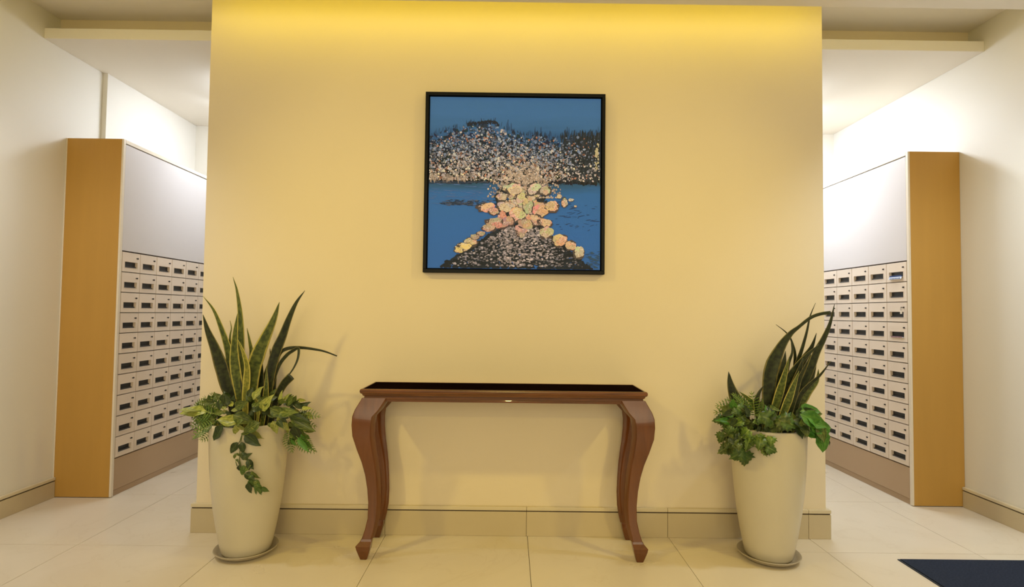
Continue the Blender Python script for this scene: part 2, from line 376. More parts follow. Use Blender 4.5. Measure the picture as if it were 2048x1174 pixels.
def cabinet(side, Xw, Xi, y0, y1, cols, pitch, zr0, zr1, zt, ztp, label):
    # built in world axes, face plane at x = Xi looking towards the corridor (+x for the left one)
    s = 1 if side == 'left' else -1
    root = tag(empty('mailbox_cabinet', ((Xw + Xi) / 2, y0, 0)), label, 'mailbox cabinet')
    ox = (Xw + Xi) / 2
    def B(name, m, x0, x1, a0, a1, z0, z1, bev=.0015):
        return MB().box(x0 - ox, x1 - ox, a0 - y0, a1 - y0, z0, z1, bev).build(name, m, root)
    wl = Xw + s * .001
    B('end_panel', M['wood'], wl, Xi - s * .014, y0, y0 + .022, .004, zt)
    B('edge_band', M['edge'], Xi - s * .0135, Xi, y0, y0 + .022, .004, zt)
    if side == 'left': B('scribe_strip', M['edge'], wl, wl + s * .008, y0 - .003, y0 - .0002, .004, zt, .0005)
    B('carcass', M['gap'], wl + s * .001, Xi - s * .024, y0 + .0225, y1, .03, zt - .03, 0)
    B('top_cap', M['edge'], wl, Xi, y0 + .0225, y1, ztp + .006, zt)
    B('upper_panel', M['lam'], Xi - s * .0238, Xi - s * .004, y0 + .028, y1, zr1 + .006, ztp)
    B('lower_panel', M['lam2'], Xi - s * .0238, Xi - s * .004, y0 + .028, y1, .042, zr0 - .006)
    B('plinth', M['lam2'], Xi - s * .05, Xi - s * .012, y0 + .023, y1, 0, .038)
    rh = (zr1 - zr0) / 10; dw = pitch - .006; dh = rh - .007
    me, s1, s2, s3, lk = door_mesh(dw, dh, s < 0)
    for r in range(10):
        for c in range(cols):
            d = put('mailbox_door', me, root)
            if s > 0:   # faces +x: local y runs +y
                d.location = (Xi - .001 - ox, y0 + .030 + c * pitch - y0, zr1 - (r + 1) * rh + .003)
                d.rotation_euler = (0, 0, 0)
            else:       # faces -x, rotated 180 deg about z
                d.location = (Xi + .001 - ox, y0 + .030 + c * pitch + dw - y0, zr1 - (r + 1) * rh + .003)
                d.rotation_euler = (0, 0, PI)
            if random.random() < .25: d.rotation_euler.z += random.uniform(-.008, .012)
            for nm, q in (('slot_back', s1), ('slot_flap', s2), ('lock', s3)): put(nm, q, d)
    # filler at the far end of the grid
    ye = y0 + .030 + cols * pitch
    if y1 - ye > .01: B('filler_panel', M['lam2'], Xi - s * .0238, Xi - s * .004, ye, y1, zr0, zr1)
    return root, lk, rh, dw
cabinet('left', XL, -2.715, .549, YE - .002, 7, .188, .262, 1.699, 2.485, 2.453,
        'tall mailbox cabinet with mustard end panel against the left wall')
rc, lk, rh, dw = cabinet('right', XR, 2.791, .549, YE - .002, 7, .205, .262, 1.697, 2.470, 2.440,
        'tall mailbox cabinet with mustard end panel against the right wall')
# mail sticking out of the slots of the right cabinet (first column, rows 1 and 4) and a key in row 3
def slot_pos(r): return .549 + .030 + dw / 2, 1.697 - (r + 1) * rh + .003 + (rh - .007) * .21
yy, zz = slot_pos(0)
t = tag(empty('leaflet', (2.791, yy, zz)), 'white and blue leaflet poking out of the top mailbox slot nearest the right end panel', 'leaflet')
b = MB(); b.rings([[(.012, -.064, .006), (.012, .064, .006), (.012, .064, .0075), (.012, -.064, .0075)], [(-.006, -.064, .004), (-.006, .064, .004), (-.006, .064, .0055), (-.006, -.064, .0055)],
                   [(-.010, -.062, -.012), (-.010, .066, -.010), (-.0115, .066, -.010), (-.0115, -.062, -.012)]])
b.build('sheet', M['paper'], t)
b = MB()
for k in range(9): b.box(-.0128, -.0118, -.056 + k * .0125, -.048 + k * .0125, -.008, -.001)
b.box(-.0065, -.0045, -.06, .06, .0062, .016)
b.build('blue_print', M['blue'], t)
yy, zz = slot_pos(3)
t = tag(empty('flyer', (2.791, yy, zz)), 'pinkish flyer lying in the mailbox slot four rows down beside the right end panel', 'flyer')
b = MB(); b.box(-.005, .014, -.06, .06, .002, .0045); b.build('sheet', M['paper'], t)
b = MB()
for k in range(7): b.box(-.0062, -.0045, -.055 + k * .016, -.044 + k * .016, .0016, .0075)
b.build('pink_print', M['pink'], t)
yy = .549 + .030 + dw - lk[0]; zz = 1.697 - 3 * rh + .003 + lk[1]
t = tag(empty('mailbox_key', (2.791, yy, zz)), 'small key with a tag hanging from the lock three rows down on the right cabinet', 'key')
b = MB(); b.box(-.022, -.004, -.001, .001, -.004, .004); b.tube([(-.02 , .007 * math.cos(a * PI / 6), -.012 + .010 * math.sin(a * PI / 6)) for a in range(13)], .0012, 5)
b.build('key_ring', M['metal'], t)
MB().box(-.021, -.018, -.009, .009, -.046, -.022, .001).build('key_tag', M['edge'], t)

# ------------------------------------------------------------------ painting
pa = tag(empty('framed_painting', (.0212, 0, 1.531)), 'black framed square painting of pebbles and blue water on the feature wall', 'painting')
PW, PH = 1.070, 1.076
fw, y0, y1 = .020, -.045, -.004
for nm, bx in (('frame_rail', (-PW / 2, PW / 2, PH - fw, PH)), ('frame_rail', (-PW / 2, PW / 2, 0, fw)), ('frame_stile', (-PW / 2, -PW / 2 + fw, fw, PH - fw)), ('frame_stile', (PW / 2 - fw, PW / 2, fw, PH - fw))):
    MB().box(bx[0], bx[1], y0, y1, bx[2], bx[3], .0025).build(nm, M['frame'], pa)
MB().box(-PW / 2 + fw, PW / 2 - fw, -.012, -.006, fw, PH - fw).build('backing', M['canvas_side'], pa)
cw = PW / 2 - fw - .007; c0 = fw + .007; c1 = PH - fw - .007
m = mat('painted_blue', (60, 105, 145), .55, spec=.3, bump=.5, bscale=120); nt = m.node_tree; bs = nt.nodes['Principled BSDF']
tc = nt.nodes.new('ShaderNodeTexCoord'); sp = nt.nodes.new('ShaderNodeSeparateXYZ'); nt.links.new(tc.outputs['Object'], sp.inputs[0])
nz = nt.nodes.new('ShaderNodeTexNoise'); nz.inputs['Scale'].default_value = 3; nz.inputs['Detail'].default_value = 8
mp = nt.nodes.new('ShaderNodeMapping'); mp.inputs['Scale'].default_value = (1, 1, 6); nt.links.new(tc.outputs['Object'], mp.inputs[0]); nt.links.new(mp.outputs[0], nz.inputs['Vector'])
ma = nt.nodes.new('ShaderNodeMath'); ma.operation = 'MULTIPLY_ADD'; ma.inputs[1].default_value = .10; nt.links.new(nz.outputs[0], ma.inputs[0]); nt.links.new(sp.outputs[2], ma.inputs[2])
rp = nt.nodes.new('ShaderNodeValToRGB'); e = rp.color_ramp.elements
e[0].position = .05; e[0].color = lin((50, 108, 218)); e[1].position = 1.0; e[1].color = lin((68, 124, 226))
for p, cc in ((.30, (48, 110, 222)), (.52, (50, 112, 216)), (.60, (46, 84, 122)), (.84, (46, 94, 178)), (.93, (64, 118, 212))):
    k = e.new(p); k.color = lin(cc)
nt.links.new(ma.outputs[0], rp.inputs[0]); nt.links.new(rp.outputs[0], bs.inputs['Base Color'])
MB().box(-cw, cw, -.036, -.012, c0, c1).build('canvas', m, pa)
# painted strokes: every dab is its own little raised patch of paint
vc = mat('paint_dabs', (128, 128, 128), .55, spec=.3); nt = vc.node_tree
at_ = nt.nodes.new('ShaderNodeVertexColor'); at_.layer_name = 'Col'; nt.links.new(at_.outputs[0], nt.nodes['Principled BSDF'].inputs['Base Color'])
def cu(x, y):   # measured on the picture: 85..1062 across, 65..1050 down
    return -cw + (x - 85) / 977 * 2 * cw, c1 - (y - 65) / 985 * (c1 - c0)
UNIT = 2 * cw / 977
def dabs(name, items, depth, kind=True):
    """items: (x,y,rx,ry,rot,color,nverts,jag)"""
    V = []; Fc = []; col = []
    def lin2(c): q = lin(c); return (min(.9, q[0] * .95), min(.9, q[1] * 1.0), min(.9, q[2] * 1.95), 1)
    for q, (x, y, rx, ry, rot, c, nv, jag) in enumerate(items):
        X0, Z0 = cu(x, y); n = len(V); cl = lin2(c)
        yy = depth - q / max(1, len(items)) * .0012
        for k in range(nv):
            a = 2 * PI * k / nv; rr = 1 + random.uniform(-jag, jag)
            px, pz = rx * UNIT * rr * math.cos(a), ry * UNIT * rr * math.sin(a)
            xx = X0 + px * math.cos(rot) - pz * math.sin(rot); zq = Z0 + px * math.sin(rot) + pz * math.cos(rot)
            V.append((min(cw - .001, max(-cw + .001, xx)), yy, min(c1 - .001, max(c0 + .001, zq))))
        Fc.append(tuple(range(n, n + nv))); col += [cl] * nv
    me = bpy.data.meshes.new(name); me.from_pydata(V, [], Fc); me.materials.append(vc)
    ca = me.color_attributes.new('Col', 'FLOAT_COLOR', 'POINT'); ca.data.foreach_set('color', np.array(col, dtype=np.float32).ravel())
    # keep faces turned to the room
    for p in me.polygons:
        pass
    me.update(); o = put(name, me, pa)
    if kind: o['kind'] = 'stuff'
    return o
R = random.uniform
def mixc(a, b, t): return tuple(a[i] * (1 - t) + b[i] * t for i in range(3))
def top_edge(x):
    pts = [(85, 290), (150, 265), (250, 235), (330, 215), (450, 205), (520, 240), (600, 275), (700, 270), (800, 285), (900, 275), (960, 262), (1062, 262)]
    for (a, b), (c, d) in zip(pts[:-1], pts[1:]):
        if x <= c: return b + (d - b) * (x - a) / (c - a)
    return 262
items = []
for _ in range(2600):
    x = R(85, 1062); te = top_edge(x); y = te + (555 - te) * (random.random() ** .7)
    if y < te + 70 and random.random() < .55: continue
    g = mixc((38, 58, 72), (20, 26, 30), (y - 220) / 340); items.append((x, min(y, 552), R(7, 18), R(6, 12), R(0, PI), tuple(v + R(-8, 10) for v in g), 7, .35))
for _ in range(900):    # right-hand thicket, vertical darks
    x = 1062 - 230 * random.random() ** 1.4; y = R(275, 540); items.append((x, y, R(1.5, 3.5), R(14, 40), R(-.1, .1), mixc((28, 38, 40), (66, 74, 78), random.random() ** 2), 6, .3))
dabs('painted_undergrowth', items, -.0362)
items = []
for _ in range(150):
    x = R(85, 1062); te = top_edge(x); L = R(8, 38); items.append((x, te - R(-14, 12), R(.8, 1.8), L / 2 * 1.3, R(-.25, .25), (40, 58, 68), 5, .3))
for x, y in ((530, 205), (550, 225), (685, 250), (720, 250), (870, 245), (860, 255), (880, 250), (770, 260)): items.append((x, y + 12, 1.6, 30, R(-.1, .1), (34, 46, 54), 5, .3))
for _ in range(160):
    a = R(300, 480); items.append((a, top_edge(a) + R(-6, 10), R(2, 6), R(2, 5), R(0, 3), (36, 44, 52), 6, .4))
for x0_, y0_, w_, h_ in ((200, 560, 120, 6), (300, 556, 180, 3), (330, 675, 150, 16), (250, 680, 90, 8)):
    for _ in range(110): items.append((x0_ + R(-w_, w_), y0_ + R(-h_, h_), R(4, 16), R(1.2, 3.2), R(-.2, .2), mixc((30, 52, 72), (110, 104, 96), random.random() ** 3), 6, .4))
for _ in range(70): items.append((R(90, 420), R(560, 690), R(8, 26), R(.8, 2), R(-.15, .15), (86, 122, 158), 6, .4))
for _ in range(50): items.append((R(760, 1050), R(660, 830), R(5, 22), R(.8, 2), R(-.2, .5), mixc((32, 68, 104), (40, 50, 62), random.random()), 6, .4))
for _ in range(60): items.append((R(990, 1058), R(945, 1040), R(5, 16), R(1, 3), R(-.4, .2), (52, 84, 98), 6, .4))
dabs('painted_reeds', items, -.0374)
items = []
for _ in range(5200):   # pebble field
    x = R(88, 1055); te = top_edge(x); f = random.random() ** .8; y = te + 12 + (545 - te - 12) * f
    den = 1.0 if x < 700 else max(.22, 1 - (x - 700) / 330)
    if abs(x - 600) > 380: den *= .7
    if f < .25: den *= .35 + 2.4 * f
    if random.random() > den: continue
    warm = min(1, max(0, f * 1.3 - .3 + R(-.35, .35)))
    c = mixc((136, 160, 180), (244, 226, 196), warm)
    if random.random() < .12: c = (206, 150, 112)
    if random.random() < .15: c = (214, 206, 188)
    k = R(.5, 1.12); c = tuple(min(255, v * k) for v in c)
    s = R(2.2, 5.6) + (3.6 if random.random() < .22 else 0); items.append((x, y, s, s * R(.6, .95), R(0, PI), c, 7, .22))
for _ in range(60): items.append((R(88, 300), R(515, 550), R(1.2, 2.2), R(8, 20), R(-.1, .1), (190, 172, 140), 6, .3))
for _ in range(34): items.append((1040 + R(-10, 10), R(330, 480), R(2, 6), R(4, 10), R(-.6, .6), (206, 196, 140), 6, .4))
for _ in range(1100):   # central fan narrowing to the neck
    y = min(640, 560 + random.gauss(0, 62)); h = 62 + abs(y - 470) * .45; x = 625 + random.gauss(0, 1) * h * .9
    if abs(x - 625) > 210: continue
    c = mixc((196, 172, 136), (240, 222, 184), random.random()); s = R(3, 7.5); k_ = R(.66, 1.04); items.append((x, y, s, s * R(.6, .95), R(0, PI), tuple(v * k_ for v in c), 7, .25))
dabs('painted_pebbles', items, -.0388)
items = []
def hill(y): return 600 - 60 - (y - 790) * 1.55, 640 + 60 + (y - 790) * 1.25
for _ in range(1900):
    y = 790 + 255 * random.random() ** .75; a, b = hill(y); a = max(a, 150); b = min(b, 1020)
    x = R(a, b); items.append((x, y, R(8, 20), R(6, 11), R(-.5, .5), mixc((16, 24, 30), (34, 44, 48), random.random()), 7, .35))
for _ in range(420):   # dark gaps between the boulders
    y = R(590, 800); h = 150 - abs(y - 660) * .5; x = 610 + R(-1, 1) * h * 1.0; items.append((x, y, R(6, 18), R(5, 14), R(0, 3), (34, 42, 44), 7, .35))
dabs('painted_hill', items, -.0376)
items = []
for _ in range(1350):
    y = 810 + 225 * random.random() ** .9; a, b = hill(y); a, b = max(a + 25, 190), min(b - 25, 980); x = R(a, b)
    cen = abs(x - 600) / 400
    if random.random() < cen * .7: continue
    c = mixc((244, 226, 200), (120, 122, 124), random.random() ** 1.6 * .6 + cen * .45); s = R(3, 9.5); k_ = R(.5, 1.0); items.append((x, y, s, s * R(.45, .8), R(-.5, .5), tuple(v * k_ for v in c), 7, .25))
dabs('painted_stones', items, -.0390)
boul = [(570, 590, 46, 34, (222, 204, 150)), (684, 592, 44, 34, (226, 212, 160)), (745, 600, 32, 26, (204, 190, 140)), (500, 640, 30, 22, (196, 180, 132)), (530, 692, 48, 34, (214, 194, 142)), (615, 650, 34, 30, (206, 190, 140)),
        (650, 690, 30, 42, (200, 182, 128)), (410, 702, 50, 24, (226, 178, 128)), (455, 722, 28, 20, (216, 168, 124)), (590, 742, 44, 42, (228, 200, 140)), (720, 712, 42, 44, (230, 172, 118)), (792, 690, 40, 30, (232, 182, 126)),
        (828, 632, 14, 12, (220, 196, 140)), (858, 668, 18, 28, (220, 206, 140)), (895, 652, 16, 9, (198, 190, 160)), (920, 686, 8, 7, (200, 176, 130)), (505, 755, 24, 34, (206, 128, 100)), (470, 790, 60, 30, (200, 148, 116)), (540, 780, 34, 28, (190, 140, 112)),
        (610, 830, 34, 40, (208, 162, 122)), (690, 770, 46, 32, (220, 172, 122)), (745, 785, 40, 22, (224, 176, 124)), (640, 790, 40, 26, (206, 160, 118)), (755, 838, 38, 34, (222, 180, 130)), (835, 882, 44, 32, (232, 186, 128)), (895, 912, 30, 26, (226, 196, 132)),
        (942, 952, 30, 34, (232, 204, 140)), (330, 900, 40, 22, (210, 184, 128)), (285, 928, 46, 24, (228, 204, 124)), (262, 948, 26, 15, (220, 196, 112)), (385, 850, 24, 14, (180, 150, 116)), (430, 820, 40, 18, (192, 150, 116)), (352, 870, 26, 15, (190, 160, 118))]
for _ in range(46):
    y = R(566, 760); h = (118 - (y - 566) * .42); x = 628 + R(-1, 1) * h
    boul.insert(random.randrange(6), (x, y, R(12, 24), R(10, 19), mixc((196, 170, 124), (232, 208, 158), random.random())))
items = []
for x, y, rx, ry, c in boul:
    c = mixc(c, (240, 222, 182), .3)
    items.append((x, y + 3, rx * 1.08, ry * 1.12, R(-.2, .2), mixc(c, (50, 44, 42), .8), 14, .2))
    for _ in range(7):
        a = R(0, 2 * PI); items.append((x + rx * .42 * math.cos(a), y + ry * .42 * math.sin(a), rx * R(.45, .72), ry * R(.45, .72), R(-.5, .5), tuple(v * R(.86, 1.06) for v in c), 11, .22))
    for _ in range(int(rx * ry * .035)):
        a = R(0, 2 * PI); q = math.sqrt(random.random()) * .88
        items.append((x + rx * q * math.cos(a), y + ry * q * math.sin(a), R(1.5, 4.8), R(1.2, 3.4), R(0, 3), mixc(c, random.choice([(80, 64, 50), (255, 246, 214), (255, 246, 214), (140, 96, 74)]), R(.25, .6)), 6, .35))
dabs('painted_boulders', items, -.0402)

# ------------------------------------------------------------------ console table
TX0, TX1, TZ, TYF, TYB = -.786, .737, .888, -.343, -.030
tb = tag(empty('console_table', ((TX0 + TX1) / 2, (TYF + TYB) / 2, 0)), 'polished brown wooden console table with curved cabriole legs below the painting', 'table')
ox, oy = (TX0 + TX1) / 2, (TYF + TYB) / 2
hx, hy = (TX1 - TX0) / 2, (TYB - TYF) / 2
def rect_ring(inset, z): return [(-hx + inset, -hy + inset, z), (hx - inset, -hy + inset, z), (hx - inset, hy - inset, z), (-hx + inset, hy - inset, z)]
prof = [(.028, .8300), (.026, .8330), (.020, .8345), (.0195, .8450), (.021, .8478), (.016, .8500), (.012, .8545), (.010, .8610), (.0045, .8640), (.0015, .8680), (0, .8740), (0, .8790), (.0015, .8840), (.005, .8870), (.008, .8875), (.011, .8878), (.0135, .8868), (.014, .8810)]
b = MB(); b.rings([rect_ring(i, z) for i, z in prof], cap=False); b.f.append(tuple(range(len(b.v) - 4, len(b.v))))
b.build('tabletop', M['brown'], tb)
MB().box(-hx + .0142, hx - .0142, -hy + .0142, hy - .0142, .8812, .8866, .001).build('top_inset', M['inset'], tb)
# aprons
for nm, q in (('front_apron', (-hx + .07, hx - .07, -hy + .030, -hy + .045)), ('back_apron', (-hx + .07, hx - .07, hy - .045, hy - .030)), ('side_apron', (-hx + .030, -hx + .045, -hy + .07, hy - .07)), ('side_apron', (hx - .045, hx - .030, -hy + .07, hy - .07))):
    MB().box(*q, .818, .8305, .002).build(nm, M['brown'], tb)
# cabriole leg, measured on the front left leg of the photograph (outer / inner edge of the front face)
def LX(u, v): p = at(u, v, -.343); return p.x - ox, p.z
outer = [(722, 797), (717, 806), (709, 820), (704.5, 833), (703.5, 850), (705, 872), (713, 900), (722, 927), (728, 952), (732, 980), (734, 1010), (733, 1040), (728, 1062), (722, 1080)]
inner = [(771, 797), (766, 806), (757, 820), (745, 833), (742, 850), (741.5, 872), (744, 900), (748, 927), (750.5, 952), (752, 980), (752.5, 1010), (750.5, 1040), (746, 1062), (741, 1080)]
O_ = [LX(*p) for p in outer]; I_ = [LX(*p) for p in inner]
def leg_mesh(sx, sy):
    rings = []
    n = len(O_)
    bow = [.012, .006, -.004, -.010, -.012, -.012, -.004, .006, .012, .016, .017, .014, .009, .004]
    dep = [.060, .060, .060, .058, .056, .052, .048, .044, .041, .038, .036, .034, .032, .030]
    for k in range(n):
        xo, z = O_[k]; xi = I_[k][0]; yf = -hy + .004 + bow[k]; yb = yf + dep[k]; w_ = xi - xo
        ch = .004
        pts = [(xo + ch, yf), (xi - ch, yf), (xi, yf + ch), (xi + .012, yb - ch), (xi + .006, yb), (xo + w_ * .45, yb), (xo + .006, yb - .012), (xo, yf + ch)]
        if n - 1 - k < 0: pass
        rings.append([(-sx * x, sy * y, z) for x, y in pts])
    if sx * sy < 0: rings = [list(reversed(r)) for r in rings]
    rings.reverse()
    b = MB(); b.rings(rings); return b.mesh('leg', M['brown_leg'], smooth=40)
def foot_mesh(sx, sy):
    P = [((721, 1080), (742, 1080)), ((719, 1084), (742.5, 1083)), ((711.5, 1091), (741, 1089)), ((713, 1098), (739.5, 1098)), ((717, 1110), (735.5, 1112)), ((719.5, 1116.5), (733, 1117))]
    rings = []; dd = [(.006, .034), (.002, .036), (-.016, .038), (-.014, .036), (-.006, .030), (-.002, .026)]
    zt, zb = LX(721, 1080)[1], LX(719, 1117)[1]
    for (a, c), (f0, f1) in zip(P, dd):
        xo, z = LX(*a); xi = LX(*c)[0]; z = (z - zb) / (zt - zb) * zt
        yf = -hy + .004 + f0; yb = -hy + .004 + f1
        pts = [(xo + .003, yf), (xi - .003, yf), (xi, yf + .003), (xi, yb), (xo + .006, yb), (xo, yf + .003)]
        rings.append([(-sx * x, sy * y, max(z, 0)) for x, y in pts])
    if sx * sy < 0: rings = [list(reversed(r)) for r in rings]
    rings.reverse(); b = MB(); b.rings(rings); return b.mesh('foot', M['brown_leg'])
for sx in (-1, 1):
    for sy in (1, -1):
        l = put('leg', leg_mesh(-sx * -1, sy), tb); put('foot', foot_mesh(-sx * -1, sy), l)
tb.location = (ox, oy, 0)

# ------------------------------------------------------------------ planters
def planter(cx, cy, prof, label, slabel):
    t = tag(empty('planter', (cx, cy, .012)), label, 'planter')
    b = MB().lathe(prof, 64); b.f.append(tuple(reversed(range(64))))
    b.build('pot', M['pot'], t, smooth='all' if 0 else 50)
    rt, zt = prof[-1]
    s = MB(); N = 40
    s.v.append((0, 0, 0)); 
    for j in range(N): s.v.append((rt * .995 * math.cos(2 * PI * j / N), rt * .995 * math.sin(2 * PI * j / N), 0))
    for rr in (.66, .33):
        for j in range(N): s.v.append((rt * rr * math.cos(2 * PI * j / N), rt * rr * math.sin(2 * PI * j / N), R(-.004, .006)))
    for j in range(N):
        k = (j + 1) % N; s.f += [(1 + j, 1 + k, 1 + N + k, 1 + N + j), (1 + N + j, 1 + N + k, 1 + 2 * N + k, 1 + 2 * N + j), (1 + 2 * N + j, 1 + 2 * N + k, 0)]
    s.build('soil', M['soil'], t, smooth='all', loc=(0, 0, zt + .004))
    u = tag(empty('saucer', (cx, cy, 0)), slabel, 'saucer')
    b = MB().lathe([(.0, .0), (.112, .0), (.121, .001), (.142, .014), (.156, .026), (.160, .031), (.158, .034), (.151, .032), (.139, .021), (.126, .0115), (.0, .0115)], 56)
    b.build('dish', M['saucer'], u, smooth=60)
    return t
def pot_profile(zr, rr, rows):
    """rows (height fraction, radius) bottom to top; then lip and inside wall"""
    p = [(r, z * zr) for z, r in rows]
    p += [(rr, zr - .004), (rr - .003, zr), (rr - .016, zr), (rr - .019, zr - .004), (rr - .020, zr - .045)]
    return p
CYL, CYR = -.26, -.26
pl = at(493, 1090, CYL); pr = at(1537, 1095, CYR)
zl = at(497, 857, CYL - .196).z; zr = at(1540, 867, CYR - .190).z
rows = [(0, .108), (.004, .118), (.02, .124), (.08, .134), (.2, .150), (.35, .167), (.5, .179), (.65, .188), (.8, .193), (.9, .1955), (.98, .196)]
planter(pl.x, CYL, pot_profile(zl - .012, .196, rows), 'tall tapered white planter pot left of the console table', 'grey stone saucer under the left white planter')
planter(pr.x, CYR, pot_profile(zr - .012, .190, [(z, r * .97) for z, r in rows]), 'tall tapered white planter pot right of the console table', 'grey stone saucer under the right white planter')

# blades ----------------------------------------------------------------
def catmull(P, n):
    out = []; P = [P[0] + (P[0] - P[1])] + P + [P[-1] + (P[-1] - P[-2])]
    for i in range(1, len(P) - 2):
        for k in range(n):
            t = k / n; a, b, c, d = P[i - 1:i + 3]
            out.append(.5 * ((2 * b) + (c - a) * t + (2 * a - 5 * b + 4 * c - d) * t * t + (3 * b - a - 3 * c + d) * t ** 3))
    out.append(P[-2]); return out
def blade(parent, org, pts, w, Ys, m, prof=None, blunt=False, twist=0):
    """pts photo pixels tip->base, Ys depth of tip and base"""
    n = len(pts); P = []
    for i, (u, v) in enumerate(pts):
        f = i / (n - 1); P.append(at(u, v, Ys[0] + (Ys[1] - Ys[0]) * f) - org)
    Q = catmull(P, 5); L = [0]
    for a, b in zip(Q[:-1], Q[1:]): L.append(L[-1] + (b - a).length)
    N = len(Q); rings = []; uv = []
    sc = .0027 * 1.22
    for i, p in enumerate(Q):
        f = L[i] / L[-1]; t = (Q[min(i + 1, N - 1)] - Q[max(i - 1, 0)]).normalized()
        view = Vector((0, -1, 0)); side = t.cross(view)
        if side.length < 1e-4: side = Vector((1, 0, 0))
        side.normalize(); ang = twist * (f - .5); side = (Matrix.Rotation(ang, 3, t) @ side).normalized(); nn = side.cross(t).normalized()
        if prof: wf = prof(f)
        elif blunt: wf = .95 - .3 * f
        else: wf = min(1, (f / .42) ** .75) * (1 - max(0, f - .55) * .75)
        hw = max(.0006, w * sc * wf / 2); th = .0016
        fold = hw * .22
        ring = []
        for q, (s_, u_) in enumerate(((-1, 0), (-.75, .125), (0, .5), (.75, .875), (1, 1))):
            ring.append(p + side * hw * s_ + nn * (fold * (abs(s_) - .4)) + nn * (th if abs(s_) < 1 else 0)); uv.append((u_, f))
        for s_, u_ in ((.75, .875), (0, .5), (-.75, .125)):
            ring.append(p + side * hw * s_ + nn * (fold * (abs(s_) - .4)) - nn * th); uv.append((u_, f))
        rings.append(ring)
    b = MB(); b.rings(rings)
    return b.build('leaf_blade', m, parent, smooth='all', uv=uv)
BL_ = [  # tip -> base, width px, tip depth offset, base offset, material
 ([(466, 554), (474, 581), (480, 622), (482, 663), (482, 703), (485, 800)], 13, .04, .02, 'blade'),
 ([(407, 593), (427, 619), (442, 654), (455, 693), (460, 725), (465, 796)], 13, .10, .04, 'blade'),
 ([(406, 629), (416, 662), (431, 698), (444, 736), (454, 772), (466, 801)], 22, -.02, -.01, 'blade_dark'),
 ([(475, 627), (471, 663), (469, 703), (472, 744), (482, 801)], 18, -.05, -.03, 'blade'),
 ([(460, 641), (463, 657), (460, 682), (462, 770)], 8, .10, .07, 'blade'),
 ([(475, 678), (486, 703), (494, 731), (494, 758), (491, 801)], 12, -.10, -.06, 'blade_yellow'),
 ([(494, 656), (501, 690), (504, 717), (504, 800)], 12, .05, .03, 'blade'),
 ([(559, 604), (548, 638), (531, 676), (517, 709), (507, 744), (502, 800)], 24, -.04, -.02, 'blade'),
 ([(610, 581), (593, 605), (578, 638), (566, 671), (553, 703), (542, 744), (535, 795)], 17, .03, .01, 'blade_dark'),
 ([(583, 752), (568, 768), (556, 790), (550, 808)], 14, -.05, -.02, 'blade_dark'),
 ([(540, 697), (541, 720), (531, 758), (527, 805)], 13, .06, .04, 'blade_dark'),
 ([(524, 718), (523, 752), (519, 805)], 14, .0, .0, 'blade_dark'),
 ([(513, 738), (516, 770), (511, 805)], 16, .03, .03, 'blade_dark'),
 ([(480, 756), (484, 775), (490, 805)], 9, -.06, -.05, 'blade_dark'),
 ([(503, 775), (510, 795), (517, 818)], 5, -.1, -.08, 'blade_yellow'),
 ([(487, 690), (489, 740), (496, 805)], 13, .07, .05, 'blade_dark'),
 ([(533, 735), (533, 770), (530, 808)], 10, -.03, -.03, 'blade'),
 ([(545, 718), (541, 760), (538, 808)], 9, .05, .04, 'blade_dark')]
sp1 = tag(empty('snake_plant', (pl.x, CYL, zl - .03)), 'tall snake plant with green and yellow-edged blades in the left planter', 'plant')
og = Vector(sp1.location)
for i, (pts, w_, d0, d1, mm) in enumerate(BL_):
    u, v = pts[-1]; pts = pts + [(498 + (u - 498) * .75, 868)]
    blade(sp1, og, pts, w_, (CYL + d0, CYL + d1), M[mm], blunt=(i == 9), twist=R(-.5, .5))
arch = lambda f: .35 + .65 * min(1, f * 3) if f < .33 else 1.0
blade(sp1, og, [(674, 712), (650, 703), (626, 698), (596, 695), (572, 698), (559, 709), (552, 735), (546, 800), (530, 868)], 6, (CYL + .03, CYL + .02), M['blade_dark'], prof=arch)
blade(sp1, og, [(577, 751), (588, 735), (596, 716), (597, 697), (585, 702), (572, 712), (556, 736), (540, 790), (528, 868)], 6, (CYL - .02, CYL + .03), M['blade_dark'], prof=arch)
